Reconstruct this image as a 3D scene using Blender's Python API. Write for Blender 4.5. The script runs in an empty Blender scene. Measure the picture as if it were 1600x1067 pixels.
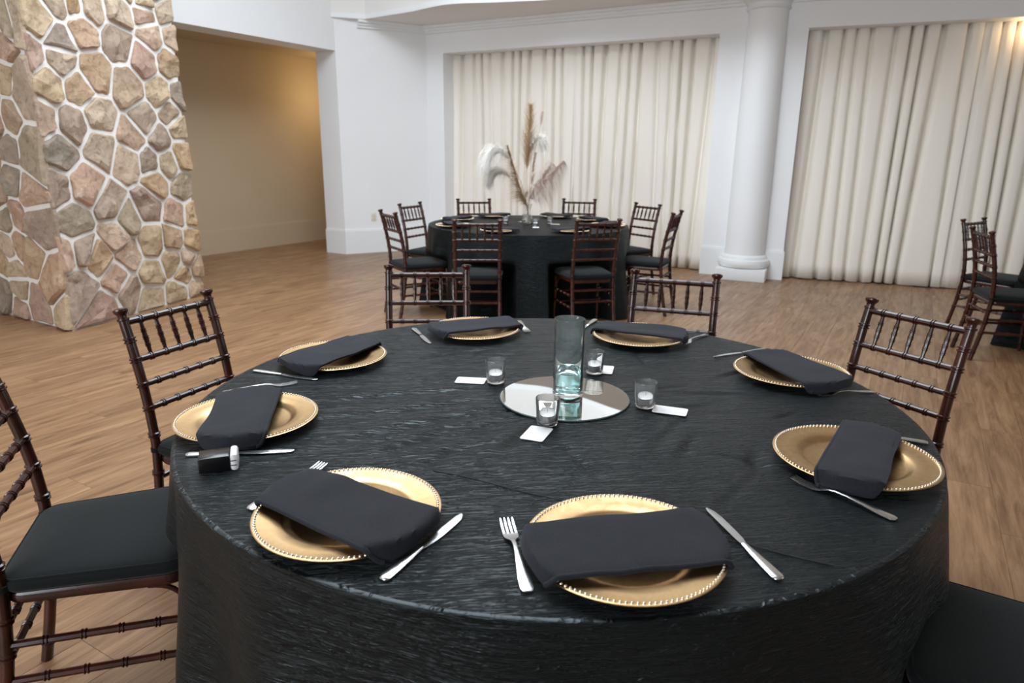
import bpy, bmesh, math, random
from math import pi, sin, cos, radians as RD, hypot, atan2
from mathutils import Vector, Matrix, noise
import numpy as np
random.seed(7)
C = bpy.context.scene.collection
S = bpy.context.scene

# ------------------------------------------------------------------ camera
cam = bpy.data.cameras.new('camera'); cam.lens = 24.073; cam.sensor_width = 36.0
cam.clip_end = 60
co = bpy.data.objects.new('camera', cam); C.objects.link(co)
co.matrix_world = (Matrix.Translation((0, 0, 1.3962)) @ Matrix.Rotation(RD(90 - 15.4195), 4, 'X')
                   @ Matrix.Rotation(RD(0.5675), 4, 'Z'))
cam.dof.use_dof = True; cam.dof.focus_distance = 1.75; cam.dof.aperture_fstop = 5.0
S.camera = co

# ------------------------------------------------------------------ world, lights, exposure
w = bpy.data.worlds.new('World'); S.world = w; w.use_nodes = True
bg = w.node_tree.nodes['Background']
bg.inputs[0].default_value = (0.80, 0.90, 1.0, 1); bg.inputs[1].default_value = .6

def area(name, loc, rot, sx, sy, power, col):
    l = bpy.data.lights.new(name, 'AREA'); l.shape = 'RECTANGLE'; l.size = sx; l.size_y = sy
    l.energy = power; l.color = col
    o = bpy.data.objects.new(name, l); C.objects.link(o); o.location = loc; o.rotation_euler = rot
    return o
def point(name, loc, power, col, r=.06):
    l = bpy.data.lights.new(name, 'POINT'); l.energy = power; l.color = col; l.shadow_soft_size = r
    o = bpy.data.objects.new(name, l); C.objects.link(o); o.location = loc
    return o
# added area lights for daylight, at unseen openings overhead, rear and right
area('added_overhead_light', (-0.9, 4.6, 4.80), (0, 0, 0), 3.8, 3.8, 235, (0.86, 0.93, 1.0))
area('added_rear_light', (-4.8, -3.72, 2.3), (RD(90), 0, 0), 6.4, 2.6, 260, (0.88, 0.94, 1.0))
area('added_side_light', (8.3, 1.0, 2.0), (0, RD(90), 0), 2.6, 5.0, 22, (0.90, 0.95, 1.0))
# warm lamps in the hallway and in the curtain recesses
point('hallway_lamp', (-2.55, 10.85, 2.15), 8, (1.0, 0.76, 0.44), .08)
point('hallway_lamp_far', (-5.4, 6.9, 2.35), 4, (1.0, 0.80, 0.52), .08)
S.view_settings.view_transform = 'Standard'; S.view_settings.look = 'None'
S.view_settings.exposure = 0.54; S.view_settings.gamma = 1.0
S.view_settings.use_curve_mapping = False

# ------------------------------------------------------------------ material helpers
def mat(name, col, rough=.5, metal=0.0, spec=.5, **kw):
    m = bpy.data.materials.new(name); m.use_nodes = True
    b = m.node_tree.nodes['Principled BSDF']
    b.inputs['Base Color'].default_value = (*col, 1); b.inputs['Roughness'].default_value = rough
    b.inputs['Metallic'].default_value = metal; b.inputs['Specular IOR Level'].default_value = spec
    for k, v in kw.items(): b.inputs[k].default_value = v
    return m
class NT:
    def __init__(s, m): s.m = m; s.t = m.node_tree; s.b = s.t.nodes['Principled BSDF']
    def n(s, typ, **kw):
        x = s.t.nodes.new('ShaderNode' + typ)
        for k, v in kw.items():
            if isinstance(k, str) and hasattr(x, k): setattr(x, k, v)
        return x
    def l(s, a, b): s.t.links.new(a, b)
    def noise(s, vec, scale, detail=4, rough=.5, dist=0, dims='3D', w=None):
        x = s.n('TexNoise'); x.noise_dimensions = dims
        x.inputs['Scale'].default_value = scale; x.inputs['Detail'].default_value = detail
        x.inputs['Roughness'].default_value = rough; x.inputs['Distortion'].default_value = dist
        if vec is not None: s.l(vec, x.inputs['Vector'])
        if w is not None: s.l(w, x.inputs['W'])
        return x.outputs['Fac']
    def mapping(s, vec, scale=(1, 1, 1), rot=(0, 0, 0)):
        x = s.n('Mapping'); x.inputs['Scale'].default_value = scale; x.inputs['Rotation'].default_value = rot
        s.l(vec, x.inputs['Vector']); return x.outputs[0]
    def ramp(s, fac, stops):
        x = s.n('ValToRGB'); e = x.color_ramp.elements
        while len(e) < len(stops): e.new(.5)
        for q, (p, c) in zip(e, stops):
            q.position = p; q.color = (*c, 1) if len(c) == 3 else c
        s.l(fac, x.inputs[0]); return x.outputs[0]
    def math(s, op, a, b=None, c=None):
        x = s.n('Math'); x.operation = op
        for i, v in enumerate((a, b, c)):
            if v is None: continue
            if isinstance(v, (int, float)): x.inputs[i].default_value = v
            else: s.l(v, x.inputs[i])
        return x.outputs[0]
    def mix(s, fac, a, b, typ='MIX'):
        x = s.n('Mix'); x.data_type = 'RGBA'; x.blend_type = typ
        for i, v in ((0, fac), (6, a), (7, b)):
            if isinstance(v, (int, float)): x.inputs[i].default_value = v
            elif isinstance(v, tuple): x.inputs[i].default_value = (*v, 1)
            else: s.l(v, x.inputs[i])
        return x.outputs[2]
    def bump(s, h, strength=.3, dist=.01):
        x = s.n('Bump'); x.inputs['Strength'].default_value = strength; x.inputs['Distance'].default_value = dist
        s.l(h, x.inputs['Height']); s.l(x.outputs[0], s.b.inputs['Normal'])

# walls
def paint(name, col, rough=.6, fine=.04):
    m = mat(name, col, rough, spec=.3); t = NT(m); g = t.n('NewGeometry').outputs['Position']
    a = t.noise(g, 1.3, 3); t.l(t.ramp(a, [(.3, tuple(c*.97 for c in col)), (.7, col)]), t.b.inputs['Base Color'])
    t.bump(t.noise(g, 90, 2), fine, .004); return m
M_wall = paint('white_wall_paint', (.86, .875, .89))
M_cream = paint('cream_hall_paint', (.60, .49, .345))
M_far = paint('taupe_wall_paint', (.50, .46, .41))
M_ceil = paint('ceiling_paint', (.80, .79, .77))
M_trim = paint('white_trim_paint', (.83, .85, .86), .4)
# curtain
M_curt = mat('curtain_fabric', (.90, .855, .78), .85, spec=.15)
t = NT(M_curt); tc = t.n('TexCoord').outputs['UV']
t.bump(t.noise(t.mapping(tc, (160, 12, 1)), 3, 2), .12, .003)
# stone
M_stone = mat('field_stone', (.5, .4, .3), .8, spec=.25)
t = NT(M_stone); r = t.n('ObjectInfo').outputs['Random']; g = t.n('NewGeometry').outputs['Position']
c1 = t.ramp(r, [(0, (.40, .28, .17)), (.12, (.50, .38, .25)), (.25, (.25, .215, .17)), (.36, (.47, .31, .225)), (.5, (.53, .42, .31)),
                (.62, (.35, .265, .21)), (.74, (.50, .34, .19)), (.86, (.42, .275, .22)), (1, (.27, .235, .19))])
n1 = t.noise(g, 6, 6, .65, .6); n2 = t.noise(g, 24, 5, .7)
c2 = t.mix(t.ramp(n1, [(.50, (0, 0, 0)), (.75, (.7, .7, .7))]), c1, (.58, .46, .34))
c3 = t.mix(t.ramp(n2, [(.50, (0, 0, 0)), (.70, (.7, .7, .7))]), c2, (.17, .13, .095))
t.l(c3, t.b.inputs['Base Color'])
t.bump(t.math('ADD', t.math('MULTIPLY', n1, .8), t.math('MULTIPLY', n2, .5)), .8, .022)
M_mortar = mat('white_mortar', (.80, .78, .75), .9, spec=.2)
t = NT(M_mortar); g = t.n('NewGeometry').outputs['Position']; t.bump(t.noise(g, 40, 4), .5, .008)
# floor plank
M_floor = mat('laminate_plank', (.4, .26, .15), .32, spec=.45)
t = NT(M_floor)
gg = t.n('NewGeometry'); oi = t.n('ObjectInfo')
rnd = t.math('FRACT', t.math('ADD', gg.outputs['Random Per Island'], oi.outputs['Random']))
p = t.mapping(gg.outputs['Position'], (1, 1, 1), (0, 0, RD(-60)))
ps = t.mapping(p, (1.0, 8, 1)); ps2 = t.mapping(p, (2.2, 40, 1))
wv = t.math('MULTIPLY', rnd, 37.0)
na = t.noise(ps, 1.6, 6, .65, 1.6, '4D', wv); nb = t.noise(ps2, 1.5, 4, .6, .3, '4D', wv)
col = t.ramp(na, [(.30, (.095, .043, .018)), (.43, (.215, .112, .053)), (.56, (.32, .183, .093)), (.72, (.43, .265, .15))])
col = t.mix(.32, col, t.ramp(nb, [(.32, (.11, .055, .026)), (.62, (.37, .225, .125))]))
tone = t.ramp(rnd, [(0, (.90, .88, .86)), (.5, (1, 1, 1)), (1, (1.07, 1.06, 1.04))])
col = t.mix(1.0, col, tone, 'MULTIPLY'); t.l(col, t.b.inputs['Base Color'])
t.l(t.ramp(na, [(.3, (.42,)*3), (.7, (.32,)*3)]), t.b.inputs['Roughness'])
t.bump(nb, .10, .003)
M_sub = mat('plank_joint', (.16, .10, .06), .8)
# mahogany
M_wood = mat('mahogany_lacquer', (.045, .011, .007), .22, spec=.6)
t = NT(M_wood); g = t.n('TexCoord').outputs['Object']
t.l(t.ramp(t.noise(g, 9, 3), [(.35, (.022, .007, .005)), (.7, (.062, .014, .009))]), t.b.inputs['Base Color'])
M_cush = mat('black_seat_fabric', (.0035, .006, .0066), .85, spec=.22)
M_cush.node_tree.nodes['Principled BSDF'].inputs['Sheen Weight'].default_value = .08
t = NT(M_cush); g = t.n('TexCoord').outputs['Object']; t.bump(t.noise(g, 260, 2), .25, .002)
# tablecloth taffeta
def cloth_mat(name, col, rough):
    m = mat(name, col, rough, spec=.38, **{'Specular Tint': (.82, .95, 1.0, 1)}); t = NT(m); uv = t.n('TexCoord').outputs['UV']
    warp = t.noise(t.mapping(uv, (2.2, 2.2, 1)), 2.0, 3)
    def crease(scale, dist, width, rot=0.0):
        q = t.noise(t.mapping(uv, scale, (0, 0, rot)), 1.0, 3, .55, dist)
        return t.math('SUBTRACT', 1.0, t.math('MINIMUM', t.math('MULTIPLY', t.math('ABSOLUTE', t.math('SUBTRACT', q, .5)), 1.0/width), 1.0))
    a = crease((6, 84, 1), 1.4, .045); b = crease((10, 150, 1), .8, .08, .12); c = crease((4, 36, 1), 2.6, .018, -.30)
    big = t.noise(t.mapping(uv, (6, 30, 1)), 1.0, 4, .6, 1.0)
    h = t.math('ADD', t.math('ADD', t.math('MULTIPLY', a, .55), t.math('MULTIPLY', b, .35)),
               t.math('ADD', t.math('MULTIPLY', c, .7), t.math('MULTIPLY', big, .7)))
    t.bump(h, .9, .0036)
    return m
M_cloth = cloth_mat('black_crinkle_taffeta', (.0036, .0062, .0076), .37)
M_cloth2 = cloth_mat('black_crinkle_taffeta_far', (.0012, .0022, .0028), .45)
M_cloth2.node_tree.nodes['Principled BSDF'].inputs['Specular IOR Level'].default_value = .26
M_nap = mat('charcoal_napkin', (.016, .018, .025), .85, spec=.25)
M_nap.node_tree.nodes['Principled BSDF'].inputs['Sheen Weight'].default_value = .05
t = NT(M_nap); g = t.n('TexCoord').outputs['Object']
t.bump(t.noise(g, 900, 2), .3, .0008)
t.l(t.ramp(t.noise(g, 500, 1), [(.3, (.010, .012, .017)), (.8, (.023, .025, .034))]), t.b.inputs['Base Color'])
M_gold = mat('champagne_gold', (.56, .37, .18), .36, 1.0)
t = NT(M_gold); g = t.n('TexCoord').outputs['Object']
q = t.noise(t.mapping(g, (30, 30, 30)), 1.0, 6, .7, .8)
t.l(t.ramp(q, [(.25, (.42, .265, .12)), (.6, (.56, .375, .19)), (.8, (.64, .46, .26))]), t.b.inputs['Base Color'])
t.l(t.ramp(q, [(.3, (.44,)*3), (.7, (.30,)*3)]), t.b.inputs['Roughness'])
M_bead = mat('gold_bead', (.95, .84, .66), .24, 1.0)
M_steel = mat('stainless_steel', (.66, .67, .68), .22, 1.0)
M_glass = mat('clear_glass', (.98, .99, .99), .0, **{'Transmission Weight': .95, 'IOR': 1.46})
M_aqua = mat('aqua_glass', (.93, .99, .99), .0, **{'Transmission Weight': .975, 'IOR': 1.46})
M_water = mat('aqua_water', (.60, .90, .90), .0, **{'Transmission Weight': 1.0, 'IOR': 1.33})
M_mirror = mat('mirror', (.86, .87, .86), .015, 1.0)
M_medge = mat('mirror_edge', (.08, .12, .11), .2)
M_wax = mat('white_wax', (.88, .88, .87), .5, **{'Subsurface Weight': .0})
M_tin = mat('candle_tin', (.72, .73, .75), .32, 1.0)
M_wick = mat('wick', (.5, .48, .42), .9)
M_card = mat('white_card', (.86, .87, .88), .45)
M_blackpl = mat('black_plastic', (.006, .006, .007), .22)
M_whitepl = mat('white_plastic', (.85, .85, .86), .35)
M_slot = mat('dark_slot', (.02, .02, .02), .6)
M_ivory = mat('ivory_plastic', (.72, .68, .60), .4)
M_seam = mat('black_thread', (.004, .006, .007), .7)
def plume_mat(name, col):
    m = mat(name, col, .85, spec=.2); return m
M_pgold = plume_mat('gold_plume', (.58, .42, .25)); M_pbrown = plume_mat('brown_plume', (.56, .39, .22))
M_pwhite = plume_mat('white_plume', (.88, .86, .82)); M_ppink = plume_mat('pink_plume', (.78, .64, .57))
M_pstem = plume_mat('dry_stem', (.55, .44, .28))
M_wall_out = M_wall

# ------------------------------------------------------------------ mesh helpers
class MB:
    def __init__(s): s.v = []; s.f = []; s.uv = None
    def add(s, vs, fs):
        b = len(s.v); s.v += [tuple(p) for p in vs]; s.f += [tuple(i + b for i in f) for f in fs]; return b
    def box(s, x0, y0, z0, x1, y1, z1, M=None):
        vs = [Vector(p) for p in ((x0,y0,z0),(x1,y0,z0),(x1,y1,z0),(x0,y1,z0),(x0,y0,z1),(x1,y0,z1),(x1,y1,z1),(x0,y1,z1))]
        if M: vs = [M @ p for p in vs]
        s.add(vs, [(0,3,2,1),(4,5,6,7),(0,1,5,4),(1,2,6,5),(2,3,7,6),(3,0,4,7)])
    def prism(s, pts, z0, z1):
        n = len(pts)
        a = sum(pts[i][0]*pts[(i+1) % n][1] - pts[(i+1) % n][0]*pts[i][1] for i in range(n))
        if a < 0: pts = pts[::-1]
        s.add([(x, y, z0) for x, y in pts] + [(x, y, z1) for x, y in pts],
              [tuple(range(n))[::-1], tuple(range(n, 2*n))] + [(i, (i+1) % n, n+(i+1) % n, n+i) for i in range(n)])
    def lathe(s, prof, seg=32, M=None, cap0=True, cap1=True):
        vs = []; fs = []; n = len(prof)
        for r, z in prof:
            for k in range(seg):
                a = 2*pi*k/seg; p = Vector((r*cos(a), r*sin(a), z)); vs.append(M @ p if M else p)
        for i in range(n-1):
            for k in range(seg):
                k2 = (k+1) % seg; fs.append((i*seg+k, i*seg+k2, (i+1)*seg+k2, (i+1)*seg+k))
        if cap0: fs.append(tuple(range(seg))[::-1])
        if cap1: fs.append(tuple(range((n-1)*seg, n*seg)))
        s.add(vs, fs)
    def tube(s, pts, rad, seg=10, caps=True):
        """pts: list of Vector; rad: list of radii"""
        pts = [Vector(p) for p in pts]; n = len(pts)
        if isinstance(rad, (int, float)): rad = [rad]*n
        d0 = (pts[-1]-pts[0]).normalized()
        up = Vector((0, 0, 1)) if abs(d0.z) < .9 else Vector((1, 0, 0))
        vs = []; fs = []
        for i, p in enumerate(pts):
            j0 = i
            while j0 > 0 and (pts[j0]-p).length < 1e-6: j0 -= 1
            d = (pts[min(i+1, n-1)] - pts[max(i-1, 0)])
            d = d.normalized() if d.length > 1e-9 else d0
            x = up.cross(d).normalized(); y = d.cross(x)
            for k in range(seg):
                a = 2*pi*k/seg; vs.append(p + (x*cos(a)+y*sin(a))*rad[i])
        for i in range(n-1):
            for k in range(seg):
                k2 = (k+1) % seg; fs.append((i*seg+k, i*seg+k2, (i+1)*seg+k2, (i+1)*seg+k))
        if caps: fs.append(tuple(range(seg))[::-1]); fs.append(tuple(range((n-1)*seg, n*seg)))
        s.add(vs, fs)
    def mesh(s, name, m, smooth=True, angle=35, bevel=0):
        me = bpy.data.meshes.new(name); me.from_pydata(s.v, [], s.f); me.materials.append(m)
        if bevel:
            bm = bmesh.new(); bm.from_mesh(me)
            bmesh.ops.bevel(bm, geom=[e for e in bm.edges if e.calc_face_angle(0) > .6], offset=bevel, segments=2, affect='EDGES', profile=.5)
            bm.to_mesh(me); bm.free()
        if smooth:
            me.polygons.foreach_set('use_smooth', [True]*len(me.polygons)); me.set_sharp_from_angle(angle=RD(angle))
        me.update(); return me
def link(name, me, parent=None):
    o = bpy.data.objects.new(name, me); C.objects.link(o)
    if parent: o.parent = parent
    return o
def obj(name, mb, m, parent=None, **kw): return link(name, mb.mesh(name, m, **kw), parent)
def tag(o, label, cat, group=None):
    o['label'] = label; o['category'] = cat
    if group: o['group'] = group
    return o
def thing(name, label, cat, loc=(0, 0, 0), rz=0, group=None):
    o = bpy.data.objects.new(name, None); o.empty_display_size = .05; C.objects.link(o)
    o.location = loc; o.rotation_euler = (0, 0, rz); return tag(o, label, cat, group)
def struct(name, mb, m, parent=None, **kw):
    o = obj(name, mb, m, parent, **kw)
    if not parent: o['kind'] = 'structure'
    return o
KIDS = {}
def kids(o):
    return [c for c in bpy.data.objects if c.parent == o]
def dup(root, loc, rz, label, group=None, tree=None):
    r = root.copy(); C.objects.link(r); r.location = loc; r.rotation_euler = (0, 0, rz); r['label'] = label
    if group: r['group'] = group
    if tree is None: tree = [(ch, kids(ch)) for ch in kids(root)]
    for ch, gs in tree:
        c = ch.copy(); C.objects.link(c); c.parent = r
        for g_ in gs:
            d = g_.copy(); C.objects.link(d); d.parent = c
    return r

# ------------------------------------------------------------------ floor with planks (run along 60 degrees)
U60 = Vector((cos(RD(60)), sin(RD(60)))); V60 = Vector((-sin(RD(60)), cos(RD(60))))
b = MB(); b.prism([(-11, -4.2), (9, -4.2), (9, 13.5), (-11, 13.5)], -.12, -.003)
floor = struct('floor', b, M_sub, smooth=False)
PW, PL = .185, 1.22
def plank_geo(mb, M=None):
    g_ = .0004; x = PL/2-g_; y = PW/2-g_; c = .0007
    vs = [(-x, -y, -.0025), (x, -y, -.0025), (x, y, -.0025), (-x, y, -.0025),
          (-x, -y, -.0008), (x, -y, -.0008), (x, y, -.0008), (-x, y, -.0008),
          (-x+c, -y+c, 0), (x-c, -y+c, 0), (x-c, y-c, 0), (-x+c, y-c, 0)]
    vs = [Vector(p) for p in vs]
    if M: vs = [M @ p for p in vs]
    mb.add(vs, [(0,1,5,4),(1,2,6,5),(2,3,7,6),(3,0,4,7),(4,5,9,8),(5,6,10,9),(6,7,11,10),(7,4,8,11),(8,9,10,11)])
cells = []
for j in range(-62, 62):
    off = (j*7 % 5)*.244 + (j*13 % 7)*.06
    for i in range(-9, 13):
        c = U60*(i*PL+off) + V60*(j*PW); x, y = c
        if x < -10 or x > 8.4 or y < -3.6 or y > 13: continue
        # beyond the window walls nothing is needed
        if y > 10.4 - .5547*(x+.977) + .6 and x > -1.2: continue
        az = math.degrees(atan2(x, max(y, .01)))
        vis = y > 1.1 and abs(az) < 38 and not (hypot(x-.10, y-1.75) < .75) and not (hypot(x-.14, y-6.42) < .7) \
            and not (x < -3.3-.26*0 and y > 6.0 and x < -(y-5.2)*.46-2.9)
        cells.append((0 if vis else 1, hypot(x, y), x, y))
cells.sort()
b = MB(); plank_geo(b); pm = b.mesh('plank', M_floor, smooth=False)
for k, (_, d, x, y) in enumerate(cells[:300]):
    o = link('plank', pm, floor); o.location = (x, y, 0); o.rotation_euler = (0, 0, RD(60))
b = MB()
for _, d, x, y in cells[300:]:
    plank_geo(b, Matrix.Translation((x, y, 0)) @ Matrix.Rotation(RD(60), 4, 'Z'))
rest = obj('distant_planks', b, M_floor, floor, smooth=False); rest['kind'] = 'stuff'

# ------------------------------------------------------------------ walls
ZH = 2.70; ZS = 3.05; ZC = 4.62
W1 = Vector((-2.34, 9.60)); C0 = Vector((-1.23, 10.226)); K = Vector((2.76, 8.013))
d1 = (K-C0).normalized(); n1 = Vector((-d1.y, d1.x))            # n1 points out of the room
if n1.y < 0: n1 = -n1
E2 = Vector((8.7, 8.013-.40*5.94)); d2 = (E2-K).normalized(); n2 = Vector((-d2.y, d2.x))
if n2.y < 0: n2 = -n2
dL = Vector((cos(RD(60)), sin(RD(60)))); nL = Vector((-sin(RD(60)), cos(RD(60))))   # nL points out to the hallway
dC = (C0-W1).normalized(); nC = Vector((-dC.y, dC.x))
def seg(mb, A, B, n, th, z0, z1):
    mb.prism([tuple(A), tuple(B), tuple(B+n*th), tuple(A+n*th)], z0, z1)
def smooth(a, c, x):
    if a > c: return 1-smooth(c, a, x)
    u = min(max((x-a)/(c-a), 0), 1); return u*u*(3-2*u)
def on1(x): return C0 + d1*((x-C0.x)/d1.x)
def on2(x): return K + d2*((x-K.x)/d2.x)
oa, ob, oc, od = on1(-.985), on1(2.284), on2(3.111), on2(6.9)
TH = .42
b = MB(); seg(b, C0, oa, n1, TH, 0, ZC); seg(b, oa, ob, n1, TH, ZH, ZC)
b.prism([tuple(ob), tuple(K), tuple(K+n1*TH), tuple(ob+n1*TH)], 0, ZC)
seg(b, oa+n1*TH, ob+n1*TH, n1, .1, 0, ZC)
struct('wall_back', b, M_wall, smooth=False)
b = MB(); seg(b, K, oc, n2, TH, 0, ZC); seg(b, oc, od, n2, TH, ZH, ZC); seg(b, od, E2, n2, TH, 0, ZC)
seg(b, oc+n2*TH, od+n2*TH, n2, .1, 0, ZC)
struct('wall_back_right', b, M_wall, smooth=False)
b = MB(); b.prism([tuple(W1), tuple(C0), tuple(C0+Vector((.2, .35))), tuple(W1+nL*.35)], 0, ZC)
struct('wall_back_left', b, M_wall, smooth=False)
# header wall over the hallway opening
HA = W1 - dL*11.5
b = MB(); seg(b, HA, W1, nL, .35, 2.655, ZC)
struct('wall_left', b, M_wall, smooth=False)
# hallway: back wall, ceiling, end walls
NB = Vector((-3.072, 11.308)); hb1 = NB + dL*2.6; hb0 = NB - dL*13
b = MB(); seg(b, hb0, hb1, nL, .15, 0, ZC)
struct('wall_hall', b, M_cream, smooth=False)
p1 = W1+nL*.35
b = MB(); b.prism([tuple(HA+nL*.30), tuple(p1-nL*.05+dL*3.1), tuple(hb1), tuple(hb0)], 2.75, 2.85)
struct('ceiling_hall', b, M_cream, smooth=False)
b = MB(); b.prism([tuple(p1), tuple(p1+dL*3.1), tuple(p1+dL*3.1-nL*.1), tuple(W1+dC*.5+Vector((0, .1)))], 0, 2.85)
b.prism([tuple(p1+dL*3.0-nL*.1), tuple(p1+dL*3.2-nL*.1), tuple(hb1+dL*.2+nL*.15), tuple(hb1+nL*.15)], 0, 2.85)
struct('wall_hall_end', b, M_cream, smooth=False)
# left wall behind the pillar, rear and right walls with openings added for light
b = MB(); seg(b, hb0, Vector((-9.9, -4)), Vector((-1, 0)), .2, 0, ZC)
struct('wall_far_left', b, M_far, smooth=False)
b = MB(); b.prism([(-10, -4), (9, -4), (9, -3.85), (-10, -3.85)], 0, .95)
b.prism([(-10, -4), (9, -4), (9, -3.85), (-10, -3.85)], 3.65, ZC)
for x0, x1 in ((-10, -8.1), (-4.95, -4.65), (-1.5, 9)): b.prism([(x0, -4), (x1, -4), (x1, -3.85), (x0, -3.85)], .95, 3.65)
struct('wall_rear', b, M_far, smooth=False)
b = MB(); b.prism([(8.6, -4), (8.75, -4), (8.75, 6.3), (8.6, 6.3)], 0, .6); b.prism([(8.6, -4), (8.75, -4), (8.75, 6.3), (8.6, 6.3)], 3.4, ZC)
for y0, y1 in ((-4, -1.6), (3.6, 6.3)): b.prism([(8.6, y0), (8.75, y0), (8.75, y1), (8.6, y1)], .6, 3.4)
struct('wall_right', b, M_far, smooth=False)
# main ceiling with an unseen roof opening added for the overhead light
b = MB(); X0, X1, Y0, Y1 = -2.9, 1.1, 2.6, 6.6
for q in ([(-11, -4.2), (9, -4.2), (9, Y0), (-11, Y0)], [(-11, Y1), (9, Y1), (9, 13.5), (-11, 13.5)],
          [(-11, Y0), (X0, Y0), (X0, Y1), (-11, Y1)], [(X1, Y0), (9, Y0), (9, Y1), (X1, Y1)]): b.prism(q, ZC, ZC+.15)
for q in ([(X0-.1, Y0), (X0, Y0), (X0, Y1), (X0-.1, Y1)], [(X1, Y0), (X1+.1, Y0), (X1+.1, Y1), (X1, Y1)],
          [(X0, Y0-.1), (X1, Y0-.1), (X1, Y0), (X0, Y0)], [(X0, Y1), (X1, Y1), (X1, Y1+.1), (X0, Y1+.1)]): b.prism(q, ZC+.15, ZC+.5)
struct('ceiling', b, M_ceil, smooth=False)

# dropped bulkhead with curved edge over the windows
edge = [(-2.37, 9.57), (-1.95, 9.695), (-1.25, 9.157), (-.783, 8.73), (-.26, 8.60), (.15, 8.50), (.45, 8.40), (.72, 8.18),
        (.97, 7.93), (1.25, 7.62), (1.7, 7.22), (2.3, 6.86), (3.2, 6.45), (4.4, 6.02), (6.0, 5.5), (8.6, 4.7)]
def catmull(P, n=8):
    P = [Vector(p) for p in P]; out = []
    for i in range(len(P)-1):
        p0, p1_, p2, p3 = P[max(i-1, 0)], P[i], P[i+1], P[min(i+2, len(P)-1)]
        for k in range(n):
            u = k/n
            out.append(.5*((2*p1_) + (p2-p0)*u + (2*p0-5*p1_+4*p2-p3)*u*u + (3*p1_-p0-3*p2+p3)*u**3))
    out.append(P[-1]); return out
sm = [Vector(edge[0]), Vector(edge[1])] + catmull(edge[2:], 8)
back = [E2 + n2*.05, K + n1*.05, C0 + n1*.05, W1 + nC*.05]
b = MB(); b.prism([tuple(p) for p in sm] + [tuple(p) for p in back], ZS, ZC)
struct('ceiling_bulkhead', b, M_ceil, smooth=True, angle=25)
# face board on the curved edge
def ribbon(mb, P, off0, off1, z0, z1):
    """extruded strip along polyline P, offset to the left of travel"""
    n = len(P); A = []; B = []
    for i, p_ in enumerate(P):
        d = (P[min(i+1, n-1)] - P[max(i-1, 0)]).normalized(); nn = Vector((-d.y, d.x))
        A.append(p_+nn*off0); B.append(p_+nn*off1)
    vs = [(*a, z0) for a in A] + [(*q, z0) for q in B] + [(*q, z1) for q in B] + [(*a, z1) for a in A]
    fs = []
    for i in range(n-1):
        for k in range(4):
            k2 = (k+1) % 4; fs.append((k*n+i, k*n+i+1, k2*n+i+1, k2*n+i))
    fs += [(0, n, 2*n, 3*n), (3*n-0+n-1, 3*n-1, 2*n-1, n-1)]
    mb.add(vs, fs)
b = MB(); ribbon(b, sm, 0.0, -.012, ZS+.001, ZS+.06)
struct('trim_1', b, M_trim, smooth=True, angle=25)
# crown moulding under the soffit
for nm, P in (('trim_2', [W1+dC*.30, C0, K-d1*.0]), ('trim_3', [K, E2])):
    b = MB()
    P = [Vector(q) for q in P]
    for o0, o1, z0, z1 in ((-.002, -.035, 2.955, 2.985), (-.002, -.06, 2.985, 3.015), (-.002, -.10, 3.015, 3.049)):
        ribbon(b, P, o0, o1, z0, z1)
    struct(nm, b, M_trim, smooth=False)
# baseboards
def base(nm, P, h=.335, t_=.02, m=M_trim):
    b = MB(); P = [Vector(q) for q in P]; ribbon(b, P, .0, -t_, 0, h-.02); ribbon(b, P, 0, -t_*.6, h-.02, h)
    return struct(nm, b, m, smooth=False)
base('baseboard_hall', [hb0, hb1-dL*.1], m=M_cream)
base('baseboard_back_left', [p1, W1, C0, oa])
base('baseboard_back', [oa+n1*.3, oa, ] )
base('baseboard_pier', [ob+n1*.3, ob, K-d1*.0])
base('baseboard_back_right', [K, oc, oc+n2*.3])
base('baseboard_right', [od+n2*.3, od, E2-d2*.2])

# ------------------------------------------------------------------ engaged column on the pier
t_ = thing('column', 'round white column on square plinth between the two curtained openings', 'column', (K.x-.045, K.y+.01, 0), atan2(d1.y, d1.x)*.5+atan2(d2.y, d2.x)*.5)
b = MB(); b.box(-.275, -.275, 0, .275, .20, .135); obj('plinth', b, M_trim, t_, smooth=True, bevel=.004)
b = MB(); b.lathe([(.262, .135), (.285, .15), (.292, .175), (.292, .20), (.282, .225), (.262, .238), (.258, .25), (.250, .262)], 48)
obj('base_ring', b, M_trim, t_)
b = MB(); b.lathe([(.252, .262), (.228, .285), (.222, .35), (.218, 1.2), (.208, 2.2), (.203, 2.80), (.205, 2.885)], 48); obj('shaft', b, M_wall, t_)
b = MB(); b.lathe([(.205, 2.885), (.222, 2.89), (.228, 2.902), (.222, 2.915), (.214, 2.92), (.220, 2.95), (.265, 2.985), (.285, 3.0), (.285, 3.012)], 48)
b.box(-.30, -.30, 3.012, .30, .18, 3.048); obj('capital', b, M_trim, t_)

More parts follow.
